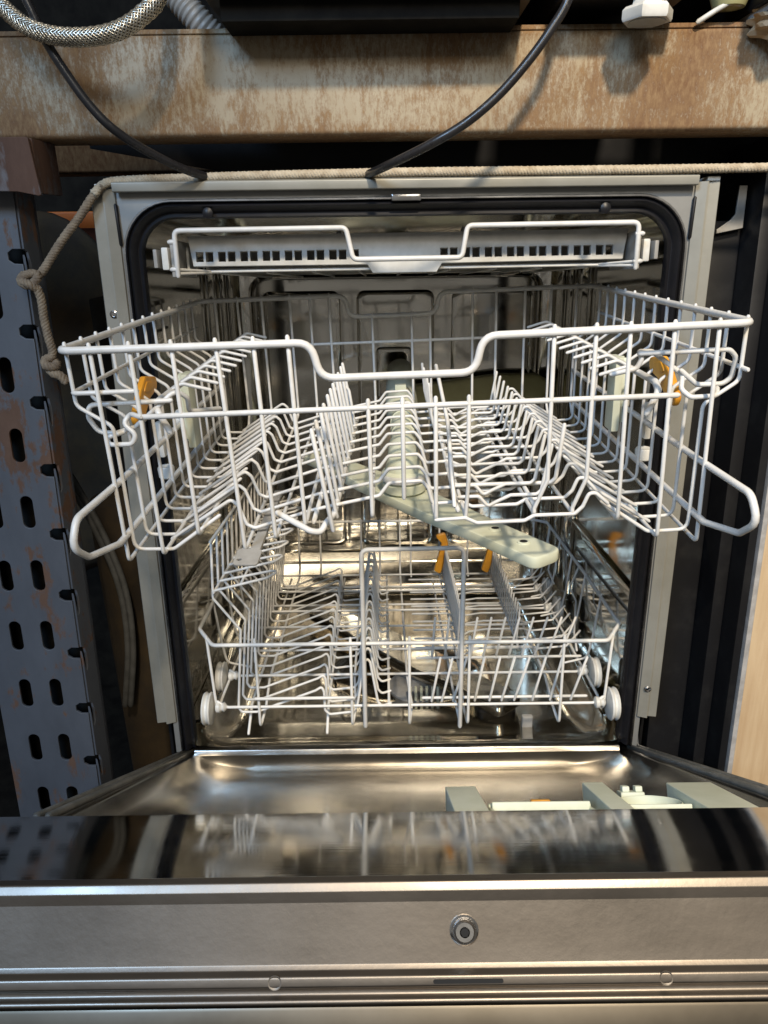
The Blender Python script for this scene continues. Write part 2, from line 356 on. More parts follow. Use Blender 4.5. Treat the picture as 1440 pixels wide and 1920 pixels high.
# outer casing so that no light comes in from the sides
for x0, x1 in ((-.2955, -.2915), (.2985, .3025)): link('casing_side', box(x0, x1, .031, .56, .10, .806, 'black', .001), DW)
link('casing_back', box(-.291, .298, .552, .56, .10, .805, 'black', .001), DW)
link('casing_base', box(-.291, .298, .03, .551, .095, .115, 'black', .001), DW)
link('lower_sill', extrude_x(fil2([(.004, .1905), (-.005, .1895), (-.008, .184), (-.008, .160), (.002, .160)], .002), -.2545, .2605, 'liner'), DW)
# filter cap, sump filter, floor clip, lower spray arm and duct on the rear wall, its olive with shade put in
bm = bmesh.new(); box_bm(bm, .106, .160, .118, .164, .150, .170, .009, 4); cap = link('salt_cap', finish(bm, 'black'), DW)
link('cap_knob', lathe([(.012, 0), (.0115, .003), (.007, .005), (.002, .0055)], 'black', 18, 'Z', (.128, .146, .1695)), cap)
bm = bmesh.new(); box_bm(bm, .158, .172, .070, .078, .155, .180, .002); link('floor_clip', finish(bm, 'greyplastic'), DW)
sm = link('sump_filter', lathe([(.048, 0), (.047, .006), (.040, .010), (.018, .012), (.016, .022), (.004, .023)], 'greyplastic', 26, 'Z', (.03, .22, .133)), DW)
for k in range(6): link('filter_slot', box(.012 + k * .008, .016 + k * .008, .166, .172, .145, .167, 'cream', .001), sm)
def arm_mesh(L0, L1, w0, w1, th, material, bevel=.004):
    pts = []
    for s in (1, -1):
        ln = L0 if s > 0 else L1
        pts += fil2([(s * 0, -s * w0), (s * ln * .35, -s * w0 * .98), (s * ln, -s * w1), (s * ln, s * w1), (s * ln * .35, s * w0 * .98)], .008, 5, True)[6:]
    outl = [(0, -w0), (L0 * .3, -w0), *fil2([(L0 * .6, -w1 * 1.06), (L0, -w1), (L0, w1), (L0 * .6, w1 * 1.06)], .009, 5, False), (L0 * .3, w0), (0, w0),
            (-L1 * .3, w0), *fil2([(-L1 * .6, w1 * 1.06), (-L1, w1), (-L1, -w1), (-L1 * .6, -w1 * 1.06)], .009, 5, False), (-L1 * .3, -w0)]
    return plate(outl, [], th, material, bevel)
la = link('lower_spray_arm', arm_mesh(.21, .21, .030, .022, .016, 'tub_floor'), DW, (.005, .265, .170), (0, 0, R(-47)))
du = link('rear_duct', plate(fil2([(.020, .527), (.020, .554), (.10, .563), (.18, .573), (.245, .572), (.266, .558), (.250, .538), (.2, .533), (.10, .530)], .012), [], .030, 'duct', .005, Matrix.Translation((0, .495, 0)) @ XZ), DW)

# ------------------------------------------------------------------ door (hinged half open), local: -y runs up the door, z towards the inside
DOOR = bpy.data.objects.new('door', None); col.objects.link(DOOR); DOOR.parent = DW; DOOR.matrix_local = TILT.inverted() @ Matrix.Translation((.008, 0, .156)) @ Matrix.Rotation(R(-33.4), 4, 'X'); DOOR.empty_display_size = .05
def liner_mesh():
    bm = bmesh.new()
    def ringpts(x, y0, y1, z, r): return [bm.verts.new((a, b_, z)) for a, b_ in rrect(-x, x, y1, y0, r, 6)]
    rings = [ringpts(.292, -.012, -.57, -.022, .004), ringpts(.286, -.014, -.57, -.002, .006), ringpts(.282, -.017, -.569, 0, .010), ringpts(.262, -.031, -.50, 0, .03), ringpts(.258, -.035, -.497, -.0012, .03), ringpts(.247, -.043, -.49, -.012, .03),
             ringpts(.222, -.048, -.485, -.0195, .03), ringpts(.205, -.060, -.48, -.021, .03), ringpts(.12, -.12, -.42, -.0212, .03)]
    for a, b_ in zip(rings, rings[1:]):
        n = len(a)
        for k in range(n): bm.faces.new((a[k], a[(k + 1) % n], b_[(k + 1) % n], b_[k]))
    bm.faces.new(rings[-1]); bmesh.ops.recalc_face_normals(bm, faces=bm.faces[:]); return finish(bm, 'liner', angle=50)
link('inner_liner', liner_mesh(), DOOR)
for s in (-1, 1):
    for xx, rr, zz, mt_ in ((.279, .0034, .0012, 'seal'), (.2705, .0034, .0012, 'seal')):
        link('door_seal', tube([(s * xx, -.022, zz), (s * xx, -.418, zz)], rr, mt_), DOOR)
    link('hinge_arm', box(s * .284 - .0015, s * .284 + .0015, -.030, -.018, .0, .062, 'chrome', .0008), DOOR)
# mirror strip on the inner side and the brushed end face are separate sheets of one folded cap
link('mirror_strip', extrude_x(fil2([(-.430, -.028), (-.430, .002), (-.4335, .0042), (-.585, .0042), (-.585, .0020), (-.436, .0020), (-.434, -.028)], .001, 3), -.298, .298, 'band', 1), DOOR)
end = link('top_edge', extrude_x(fil2([(-.5852, .0044), (-.5895, .0030), (-.5905, -.001), (-.5895, -.0060), (-.5895, -.0325), (-.5905, -.0345), (-.5935, -.0362), (-.5935, -.0405), (-.590, -.0425), (-.590, -.0448), (-.5925, -.0462), (-.5925, -.0482), (-.588, -.0490), (-.575, -.0490), (-.575, .0)], .0014, 4), -.2985, .2985, 'brushed', 1), DOOR)
scr = link('door_screw', lathe([(.0068, 0), (.0068, .0008), (.0060, .0014), (.0052, .0006), (.0050, .0026), (.0042, .0036), (.0024, .0036), (.0020, .0008), (.0004, .0008)], 'chrome', 24, 'Y', (.0062, -.5894, -.0185)), DOOR)
link('screw_socket', lathe([(.0021, .0009), (.0021, .0037), (.0003, .0037)], 'hole_shade', 6, 'Y', (.0062, -.5894, -.0185)), DOOR)  # flush black disc paints the socket's dark depth
lk = link('edge_slot', plate(rrect(-.016, .016, -.0008, .0008, .0007, 4), [], .0012, 'hole_shade', .0001, Matrix.Translation((.007, -.5934, -.0385)) @ XZ), DOOR)  # solid black strip, the slot's shade given by colour
for x in (-.082, .098):
    link('rivet_dimple', lathe([(.0034, -.0004), (.0032, .00012), (.0027, .00012), (.0022, -.0001), (.0012, .0), (.0004, .0)], 'brushed', 18, 'Y', (x, -.5934, -.0384)), DOOR)
link('outer_panel', box(-.2985, .2985, -.5905, .0, -.072, -.0496, 'brushed_low', .0015), DOOR)
link('door_core', box(-.296, .296, -.569, .0, -.0455, -.0235, 'black', .0), DOOR)
# detergent dispenser sitting in the liner
disp = link('detergent_dispenser', box(.030, .236, -.452, -.318, -.021, -.0165, 'mint', .0015), DOOR)
def bar(x0, x1, y0, y1, z0, z1, mt_='mint', bv=.0022): return box(x0, x1, y0, y1, z0, z1, mt_, bv, 3)

def wedge(x0, x1, y0, y1, z0, z1, ztop_back, mt_='mint'):
    me_ = bar(x0, x1, y0, y1, z0, z1, mt_, .0012)
    for v in me_.vertices:
        if v.co.z > (z0 + z1) / 2: v.co.z += (ztop_back - z1) * (v.co.y - y0) / (y1 - y0)
    return me_
link('side_block', wedge(.020, .046, -.440, -.318, -.018, -.004, .002), disp)
link('side_block', wedge(.208, .246, -.452, -.318, -.018, -.006, .003), disp)
link('bridge_bar', wedge(.138, .156, -.445, -.312, -.018, -.008, .003), disp)
for x0, x1, y0, y1, z1 in ((.050, .130, -.366, -.362, -.004), (.050, .136, -.420, -.416, -.009), (.050, .053, -.420, -.366, -.006), (.127, .130, -.416, -.366, -.006), (.158, .206, -.372, -.369, -.006), (.158, .206, -.418, -.415, -.010)):
    link('pocket_wall', bar(x0, x1, y0, y1, -.018, z1, bv=.0008), disp)
for k in range(6): link('rib', bar(.104 + k * .0056, .1052 + k * .0056, -.446, -.424, -.018, -.0085 - .0004 * k, bv=.0003), disp)
for k in range(3): link('rib', bar(.058 + k * .016, .0695 + k * .016, -.440, -.435, -.018, -.0115, bv=.0008), disp)
for k in range(4): link('rib', bar(.056 + k * .018, .0572 + k * .018, -.414, -.370, -.018, -.0085, bv=.0003), disp)
link('lid_edge', bar(.052, .128, -.372, -.3695, -.018, -.0015, bv=.0008), disp)
link('lid_edge', bar(.158, .206, -.3745, -.3725, -.018, -.004, bv=.0008), disp)
for cy in (-.350, -.402):
    link('round_pocket', lathe([(.0250, 0), (.0250, .0105), (.0243, .0112), (.0236, .0105), (.0230, -.0005), (.001, -.0005)], 'mint', 32, 'Z', (.182, cy, -.0168)), disp)
lt = link('latch', bar(.168, .188, -.322, -.310, -.018, -.004, bv=.001), disp)
for k in range(2): link('latch', bar(.170 + k * .011, .176 + k * .011, -.320, -.313, -.004, .0005, bv=.0008), disp)
link('amber_flap', bar(.090, .106, -.332, -.326, -.019, -.0075, 'amber', .001), disp)
link('block_groove', bar(.0455, .0468, -.436, -.330, -.017, -.006, bv=.0003), disp)

# ------------------------------------------------------------------ cutlery tray in the top runners
CT = thing('cutlery_tray', 'pale grey slotted cutlery tray with white wire handle at top of tub', 'tray', (.004, .0475, .7435), (R(-3.6), R(-.3), 0))
CT.scale = (.975,) * 3
cells = []; x = -.224
for a, b_ in ((-.224, -.046), (.038, .226)):
    x = a; k = 0
    while x < b_ - .006:
        wdt = .0088; cells.append([(x, .0035), (x + wdt, .0035), (x + wdt, .0145), (x, .0145)]); x += wdt + (.0016 if k % 2 == 0 else .0046); k += 1
outl = [(-.231, .030), (-.2265, 0), (-.040, -.001), (-.034, -.010), (.034, -.010), (.040, -.001), (.2335, 0), (.2385, .030)]
link('front_panel', plate(outl, cells, .006, 'trayplastic', .0005, Matrix.Rotation(R(-8), 4, 'X') @ XZ), CT)
link('tray_floor', box(-.225, .232, .045, .40, -.004, -.001, 'trayplastic', .0005), CT)
link('inner_wall', box(-.225, .232, .060, .063, -.0005, .020, 'greyplastic', .0005), CT)
link('handle_wire', tube([(-.2315, -.05, -.010), (-.2315, -.05, .0325), (-.060, -.05, .0325), (-.0535, -.05, .0025), (.0565, -.05, .0025), (.0615, -.05, .0325), (.2325, -.05, .0325), (.2325, -.05, -.010)], .0026, 'coat', .006), CT)
link('frame_wire', tube([(-.238, .02, .02), (-.234, .004, -.0055), (.240, .004, -.0055), (.245, .02, .02)], .0016, 'coat_low', .006), CT)
for xs in (-1, 1):
    for z in (-.004, .022): link('wire_stub', tube([(xs * .2315, -.05, z), (xs * .237, -.05, z)], .0024, 'coat'), CT)
    for y in (-.03, .0): link('support_wire', tube([(xs * .231, -.048, -.004 - (.004 if y else 0)), (xs * .2, .03, -.006)], .0014, 'coat_low'), CT)
    bm = bmesh.new(); box_bm(bm, min(xs * .244, xs * .251), max(xs * .244, xs * .251), -.035, -.008, -.004, .018, .0015); link('runner_block', finish(bm, 'whiteplastic'), CT)
    bm = bmesh.new(); box_bm(bm, min(xs * .254, xs * .258), max(xs * .254, xs * .258), -.04, .0, -.002, .016, .001); link('runner_block', finish(bm, 'greyplastic'), CT)
    bm = bmesh.new(); box_bm(bm, min(xs * .239, xs * .243), max(xs * .239, xs * .243), -.03, .06, -.011, .026, .001); link('runner_plate', finish(bm, 'greyplastic'), CT)
for k in range(9): link('floor_wire', tube([(-.20 + k * .05, .01, -.0075), (-.20 + k * .05, .38, -.0075)], .0013, 'coat_low'), CT)
for x in (-.07, .064): link('peg', lathe([(.003, 0), (.003, .006), (.0012, .010)], 'greyplastic', 10, 'Z', (x, .01, .026)), CT)

# ------------------------------------------------------------------ upper rack (pulled out), local z=0 at .6
UR = thing('upper_rack', 'white coated wire upper dish rack pulled out above the door', 'dish rack', (-.0016, -.0557, .6128), (0, R(-1.5), 0))
UR.scale = (.925,) * 3
FY, BY = -.19, .25
rw = .0017
def addw(name, pts, r=rw, rad=.008, mt_='coat', parent=UR): return link(name, tube(pts, r, mt_, rad), parent)
link('rim', tube([(-.268, FY, .0975), (-.073, FY, .0965), (-.067, FY, .069), (.053, FY, .069), (.059, FY, .0965), (.265, FY, .0985), (.266, BY, .0975),
                  (.060, BY, .0975), (.054, BY, .070), (-.062, BY, .070), (-.068, BY, .0975), (-.262, BY, .0975)], .0031, 'coat', .014, True, 10, 5), UR)
addw('front_wire', [(-.213, FY + .002, .0435), (.213, FY + .002, .0445)], .0023)
addw('back_wire', [(-.24, BY, .035), (.24, BY, .035)], .0020)
# longitudinal wires: down the front, along the floor, up the back
LW = [(-.243, .1015, -.082, -.243), (-.2125, .1015, -.077, -.2125), (-.180, .1015, -.060, -.180), (-.146, .1015, -.076, -.142), (-.117, .1015, -.066, -.115), (-.0905, .1015, -.055, -.089),
      (-.0312, .050, -.050, -.032), (.0222, .050, -.0545, .0215), (.0485, .050, -.0525, .0465), (.1135, .1015, -.0520, .104), (.1455, .1015, -.0525, .136), (.1715, .1015, -.060, .1745), (.205, .1015, -.0775, .2095), (.239, .1015, -.083, .2435)]
for x, zt, zb, xb in LW:
    zbk = -.072 if abs(x) > .2 else -.062 if abs(x) > .1 else -.052
    pts = [(x, FY + .0015, zt)]
    if x in (.1135, .1455): pts += [(x, FY + .0015, -.022), (xb, FY + .004, zb + .004)]
    elif x == .0485: pts += [(x, FY + .0015, -.02), (xb, FY + .004, zb)]
    pts += [(xb, FY + .003, zb), (xb, BY - .012, zbk), (xb, BY - .001, zbk + .012), (xb, BY - .001, .1005 if not -.062 < x < .054 else .073)]
    link('long_wire', tube(pts, .0018, 'coat', .005), UR)
addw('long_wire', [(-.004, FY + .0015, .050), (-.005, FY + .0015, -.033)], .0019)
# side-bay wires (left and right): rim, jog, wall, floor, free tip
for s, xo in ((-1, -.2665), (1, .2655)):
    xi = xo - s * .0265
    me = tube([(xo, 0, .1015), (xo, 0, .052), (xi, 0, .034), (xi, 0, -.0755), (xi - s * .034, 0, -.0765), (s * .163, 0, -.047)], rw, 'coat', .009)
    for k in range(13): link('side_wire', me, UR, (0, -.177 + .0328 * k, 0))
    # long rails on the side: second ring and the two bars that loop forward as a handle
    addw('ring_rail', [(xo - s * .053, FY + .006, .0635), (xo - s * .001, FY + .006, .0635), (xo - s * .001 + s * .002, BY - .02, .0655)] if s < 0 else [(xo + .001, FY + .004, .062), (xo + .003, BY - .02, .0655)], .0020, .006)
    xh = xi + s * .003
    addw('handle_rail', [(xh, BY - .01, -.012), (xh, -.170, -.0135), (xh + s * .008, -.250, -.0175), (xh + s * .010, -.262, -.036), (xh + s * .008, -.242, -.0525), (xh, -.20, -.060), (xh, -.15, -.0595), (xh, BY - .01, -.054)], .0029, .012)
    # cup shelf: thick rod with short inward tines
    xr = s * .207
    addw('shelf_rod', [(xr - s * .012, -.175, .028), (xr - s * .004, -.175, .045), (xr, -.155, .049), (xr, .235, .0515)], .0029, .008)
    me = tube([(xr, 0, .050), (xr - s * .010, 0, .0555), (xr - s * .034, 0, .0490)], rw, 'coat', .007)
    for k in range(12): link('shelf_tine', me, UR, (0, -.115 + .030 * k, .0002 * k))
    # curled guide wires at the front corners
    if s < 0:
        addw('guide_loop', [(-.191, -.174, .053), (-.258, -.174, .052), (-.2615, -.170, .040), (-.257, -.166, .027), (-.243, -.166, .0255), (-.225, -.168, .031), (-.205, -.172, .046), (-.188, -.168, .060), (-.181, -.160, .052), (-.184, -.150, .038), (-.165, -.12, .033)], .0021, .008)
        addw('guide_loop', [(-.2345, -.168, .0275), (-.250, -.170, .023), (-.246, -.176, .0185), (-.226, -.178, .019), (-.222, -.178, .027), (-.232, -.176, .036), (-.226, -.172, .043), (-.212, -.19, .044)], .0021, .006)
    else:
        addw('guide_loop', [(.186, -.172, .0755), (.256, -.174, .0765), (.263, -.172, .070), (.2635, -.168, .053), (.258, -.166, .0475), (.237, -.166, .0475), (.222, -.168, .060)], .0021, .008)
        addw('guide_loop', [(.167, -.165, .0585), (.186, -.168, .063), (.189, -.17, .072), (.186, -.168, .0765), (.20, -.160, .075), (.225, -.165, .056), (.221, -.174, .046), (.228, -.178, .040), (.249, -.178, .0405), (.252, -.17, .045)], .0021, .006)
# cross wires of the middle field
me = tube([(-.215, 0, -.079), (-.165, 0, -.048), (-.1575, 0, -.0435), (-.152, 0, -.049), (-.146, 0, -.068), (-.139, 0, -.0715), (-.085, 0, -.056), (-.026, 0, -.045), (-.017, 0, -.0335), (.012, 0, -.0325),
           (.0175, 0, -.040), (.021, 0, -.0545), (.046, 0, -.0535), (.056, 0, -.0585), (.096, 0, -.058), (.104, 0, -.0535), (.138, 0, -.0535), (.1445, 0, -.047), (.149, 0, -.0355), (.1545, 0, -.0355), (.165, 0, -.047), (.215, 0, -.079)], rw, 'coat', .0045)
for k in range(1, 12): link('cross_wire', me, UR, (0, -.1875 + .0362 * k, .0014 * min(k, 5)))
link('cross_wire', tube([(.0215, 0, -.0545), (.046, 0, -.0535), (.056, 0, -.0585), (.096, 0, -.058), (.104, 0, -.0535), (.138, 0, -.0535), (.1445, 0, -.047), (.149, 0, -.0355), (.1545, 0, -.0355), (.165, 0, -.045)], rw, 'coat', .0045), UR, (0, -.187, 0))
# hinged plate inserts right of centre
me = tube([(.0385, 0, .004), (.0405, 0, -.0445), (.0455, 0, -.0475), (.132, 0, -.0485), (.137, 0, -.0445), (.1425, 0, .006)], .0020, 'coat', .006)
link('insert_wire', me, UR, (0, -.12, 0))
me = tube([(.044, 0, -.0475), (.062, 0, -.0475), (.070, 0, -.0575), (.077, 0, -.0535), (.090, 0, -.0475), (.113, 0, -.0475), (.117, 0, -.044), (.1245, 0, -.003)], rw, 'coat', .004)
for k in range(12): link('insert_wire', me, UR, (0, -.152 + .0285 * k, .0006 * k))
addw('hinge_rod', [(.041, -.176, -.0505), (.046, .215, -.046)], .0022); addw('hinge_rod', [(.108, -.17, -.052), (.110, .22, -.048)], .0020)
addw('hinge_tine', [(.0385, -.172, -.048), (.0385, -.11, .010), (.034, -.03, .048)], .0019, .004)
me = tube([(.0395, 0, -.0475), (.0345, 0, -.024), (.0320, 0, .012)], rw, 'coat', .01)
for k in range(5): link('insert_tine', me, UR, (0, .06 + .034 * k, 0))
# two hinged rows of tall tines left of centre
me = tube([(-.0655, 0, -.056), (-.0765, 0, .030)], .0019, 'coat')
for k in range(11): link('tall_tine', me, UR, (.0009 * k, -.196 + .0315 * k, 0), (0, R(random.uniform(-1.2, 1.2)), 0))
addw('hinge_rod', [(-.113, -.176, -.047), (-.085, -.192, -.058), (-.076, -.190, -.061), (-.072, -.184, -.055), (-.066, -.165, -.0545), (-.056, .165, -.0515)], .0028, .008)
addw('hinge_rod', [(-.083, -.176, -.0565), (-.0735, .14, -.0495)], .0022)
addw('hinge_loop', [(-.0885, .06, -.046), (-.084, .085, -.018), (-.078, .11, .0), (-.070, .118, .004), (-.062, .118, -.002), (-.058, .11, -.03)], .0019, .008)
link('hinge_clip', box(-.0945, -.0795, .055, .075, -.048, -.034, 'whiteplastic', .002), UR)
# grey lever clipped under the floor on the left
lv = link('lever', box(-.1385, -.1295, -.192, -.035, -.0795, -.0755, 'greyplastic', .001), UR)
link('lever_plate', plate(fil2([(-.010, -.010), (.010, -.011), (.012, .008), (-.008, .010)], .003), [rrect(-.008, -.003, -.006, -.002, .002, 4)], .0022, 'greyplastic', .0005, Matrix.Translation((-.138, -.204, -.0745)) @ Matrix.Rotation(R(14), 4, 'X')), lv)
# height-adjuster levers, brackets and rollers
for s in (-1, 1):
    br = link('bracket', box(min(s * .226, s * .2345), max(s * .226, s * .2345), .008, .034, -.038, .042, 'cream', .002), UR)
    link('bracket_web', box(min(s * .2345, s * .243), max(s * .2345, s * .243), .017, .021, -.030, .040, 'mint', .001), br)
    link('bracket_web', box(min(s * .2345, s * .2415), max(s * .2345, s * .2415), .029, .033, -.036, .040, 'cream', .001), br)
    mtx = Matrix(((0, 0, 1, s * .2475), (1, 0, 0, 0), (0, 1, 0, 0), (0, 0, 0, 1)))
    link('amber_lever', plate(fil2([(-.034, .047), (-.066, .053), (-.084, .043), (-.108, .024), (-.102, .016), (-.082, .022), (-.062, .034), (-.038, .038)], .005), [], .006, 'amber', .0018, mtx), UR)
    link('amber_lever_rib', plate(fil2([(-.044, .044), (-.066, .049), (-.078, .042), (-.062, .040)], .003), [], .0078, 'amber', .001, mtx), UR)
    link('roller_post', box(min(s * .2555, s * .2625), max(s * .2555, s * .2625), -.012, .0, -.042, -.004, 'whiteplastic', .002), UR)
    link('roller_cup', lathe([(.006, 0), (.0085, .002), (.009, .012), (.008, .014), (.002, .013)], 'whiteplastic', 16, 'Z', (s * .2585, -.006, -.067)), UR)
    link('roller', lathe([(.009, -.004), (.0115, -.003), (.0115, .003), (.009, .004)], 'whiteplastic', 18, 'X', (s * .258, .07, -.02)), UR)
# feed pipe and the middle spray arm hung below the rack
fp = link('feed_pipe', spline_tube([(.001, .075, -.080), (.002, .12, -.073), (.003, .16, -.068), (.004, .22, -.062), (.005, .27, -.058), (.006, .34, -.054), (.008, .42, -.052), (.009, .50, -.052)], .018, 'cream', 20, 8,
     rfun=lambda t: 1.05 if t < .12 else .82 if t < .42 else .82 + (t - .42) * 6 if t < .50 else 1.30), UR)
for y, z in ((.145, -.0695), (.170, -.067), (.195, -.0645)): link('pipe_ring', lathe([(.0150, -.0012), (.0160, -.0008), (.0160, .0008), (.0150, .0012)], 'cream', 22, 'Y', (.0035, y, z)), fp)
link('pipe_clip', box(-.004, .012, .262, .274, -.036, -.028, 'cream', .001), fp)
hub = link('hub', lathe([(.020, -.112), (.0255, -.108), (.0255, -.099), (.0225, -.098), (.0225, -.096), (.0258, -.0955), (.0258, -.086), (.0245, -.0845), (.0215, -.0835), (.0205, -.076), (.017, -.069), (.010, -.0655), (.002, -.0645)], 'cream', 32, 'Z', (.0005, .047, 0)), UR)
link('hub_ring', lathe([(.0262, -.095), (.0266, -.094), (.0266, -.0875), (.0262, -.0865)], 'whiteplastic', 32, 'Z', (.0005, .047, 0)), hub)
arm = link('spray_arm', arm_mesh(.226, .226, .0225, .0168, .012, 'cream', .0022), UR, (.0005, .047, -.1175), (R(0), R(0), math.atan2(-.194, .133)))
for xx, yy in ((.152, .003), (.194, .001), (-.152, -.003), (-.194, -.001)):
    nz = link('nozzle', lathe([(.0068, .0054), (.0062, .0070), (.0042, .0076), (.0038, .0060), (.0004, .0060)], 'cream', 18, 'Z', (xx, yy, 0)), arm)
    link('nozzle_hole', lathe([(.0040, .0064), (.0038, .0074), (.0004, .0074)], 'hole_shade', 14, 'Z', (xx, yy, 0)), arm)  # solid black disc, the bore's shade given by colour

# ------------------------------------------------------------------ lower rack
LR = thing('lower_rack', 'white coated wire lower rack on wheels inside the tub', 'dish rack', (.0078, -.024, .3329), (R(-4.7), 0, 0))
LR.scale = (.93,) * 3
def lw(name, pts, r=rw, rad=.008, mt_='coat_low'): return link(name, tube(pts, r, mt_, rad), LR)
link('rim', tube([(-.249, 0, -.0075), (.249, 0, -.0075), (.273, .034, -.001), (.276, .20, 0), (.277, .47, 0), (.25, .492, 0), (-.25, .492, 0), (-.277, .47, 0), (-.276, .20, 0), (-.273, .034, -.001)], .0026, 'coat_low', .010, True), LR)
lw('handle', [(-.0585, -.003, -.124), (-.0590, -.003, .1185), (.0650, -.003, .1195), (.0642, -.003, -.126)], .0030, .009)
lw('front_wire', [(-.199, -.002, -.083), (-.074, -.002, -.083)], .0022)
for x in (-.196, -.0755, -.001, .0752, .1945): lw('long_wire', [(x, .002, -.001), (x, .002, -.128), (x + (.004 if x < 0 else -.004), .03, -.113), (x, .09, -.107), (x, .47, -.106), (x, .488, -.09), (x, .490, .004)], .0019, .005)
for x in (-.2515, .2515): lw('long_wire', [(x * 1.03, .012, -.001), (x, .006, -.110), (x, .03, -.104), (x, .46, -.102), (x * 1.02, .488, -.07), (x * 1.02, .490, .004)], .0019, .006)
for x in (-.211, -.1085): lw('foot_wire', [(x, -.004, -.133), (x, .03, -.111), (x, .47, -.108)], .0019, .004)
lw('long_wire', [(-.0275, .008, -.099), (-.0275, .46, -.099)], .0018)
lw('long_wire', [(.065, .0, -.125), (.061, .03, -.109), (.060, .46, -.106)], .0018, .005)
# axles with a pair of wheels each
for y in (.004, .085, .30, .385):
    lw('axle_wire', [(-.250, y, -.090), (-.238, y, -.0985), (.238, y, -.0985), (.250, y, -.090)], .0020, .008)
    for s in (-1, 1):
        wl = link('wheel', lathe([(.006, -.007), (.015, -.0065), (.0205, -.005), (.0215, -.003), (.0195, -.001), (.0195, .001), (.0215, .003), (.0205, .005), (.010, .0062), (.006, .007)], 'whiteplastic', 24, 'X', (s * .2625, y, -.100)), LR)
        link('wheel_clip', lathe([(.0035, 0), (.0075, .002), (.0075, .006), (.005, .009), (.0065, .012), (.003, .015)], 'whiteplastic', 12, 'X', (s * .246 - .0075, y, -.098)), wl)
# left field: fence, slope, plate ramp, trough, hairpin
me = tube([(-.241, 0, .130), (-.2445, 0, .054), (-.213, 0, .010), (-.2235, 0, -.100), (-.2195, 0, -.107), (-.200, 0, -.107), (-.122, 0, -.0765), (-.1145, 0, -.0715), (-.1115, 0, -.078), (-.111, 0, -.106), (-.105, 0, -.112), (-.0745, 0, -.1085), (-.069, 0, -.100),
           (-.058, 0, -.036), (-.0545, 0, -.032), (-.051, 0, -.037), (-.042, 0, -.094), (-.037, 0, -.1005), (-.0255, 0, -.0965)], rw, 'coat_low', .005)
for k in range(15): link('field_wire', me, LR, (0, .006 + .0305 * k, 0))
lw('fence_rail', [(-.240, -.002, .130), (-.240, .45, .132)], .0020); lw('fence_rail', [(-.2415, .0, .064), (-.241, .45, .064)], .0018)
me = tube([(-.236, 0, .072), (-.175, .014, .082), (-.164, .026, .085), (-.171, .036, .083), (-.235, .026, .074)], .0018, 'coat_low', .008)
for k in range(7): link('cup_loop', me, LR, (0, -.012 + .057 * k, 0))
lw('loop_rail', [(-.207, .0, .076), (-.207, .40, .076)], .0016)
# right field: leaning tine rows across, combs along, floor wires
me = tube([(.0, 0, -.108), (.0135, 0, -.045)], .0018, 'coat_low')
for k, x in enumerate((.025, .043, .0635, .083, .104, .1255, .1465, .166, .187, .2225)): link('tine', me, LR, (x, .028, 0), (0, R(random.uniform(-3, 4)), 0))
lw('tine_rail', [(.018, .030, -.104), (.236, .030, -.104)], .0021)
me = tube([(.0, 0, -.101), (.010, 0, -.036)], .0018, 'coat_low')
for k in range(11): link('tine', me, LR, (.028 + .0212 * k, .131, 0), (0, R(-5 + 1.4 * k), 0))
lw('tine_rail', [(.015, .131, -.099), (.255, .131, -.099)], .0021)
me = tube([(.015, 0, -.100), (.075, 0, -.100), (.088, 0, -.113), (.103, 0, -.104), (.130, 0, -.100), (.190, 0, -.100), (.198, 0, -.104), (.243, 0, -.100), (.262, 0, -.075)], rw, 'coat_low', .005)
for k in range(10): link('cross_wire', me, LR, (0, .165 + .0305 * k, 0))
for xx, h_ in ((.080, .060), (.170, .054)):
    lw('comb_rail', [(xx, .17, -.099), (xx, .475, -.095)], .0020)
    me = tube([(0, 0, -.098), (.004, .004, -.098 + h_)], .0015, 'coat_low')
    for k in range(17): link('comb_tine', me, LR, (xx, .180 + .0175 * k, 0))
    link('amber_clip', plate(fil2([(-.004, -.030), (-.014, -.024), (-.006, .004), (.0, .03), (-.012, .044), (.004, .048), (.009, .03), (.005, .0)], .003), [], .010, 'amber', .0015, Matrix.Translation((xx - .002, .455, -.062)) @ XZ), LR)
for y in (.165, .245, .33, .41, .47): lw('cross_wire', [(-.235, y, -.1015), (.20, y, -.1015)], .0019)
for y in (.12, .2, .28, .36, .44):
    for s in (-1, 1): lw('side_wire', [(s * .275, y, .003), (s * .268, y, -.06), (s * .262, y, -.096), (s * .23, y, -.1035)], .0017, .012)
lw('zigzag_wire', [(.276, .44, .0), (.268, .42, -.02), (.272, .40, -.035), (.262, .38, -.06), (.266, .35, -.075)], .0016, .004)
lw('zigzag_wire', [(.276, .24, .0), (.266, .25, -.04), (.272, .23, -.055), (.258, .18, -.085), (.255, .15, -.10)], .0016, .004)
for x in (-.155, -.04, .02, .13): lw('back_wire', [(x, .47, -.106), (x, .490, -.09), (x, .491, .003)], .0018, .006)

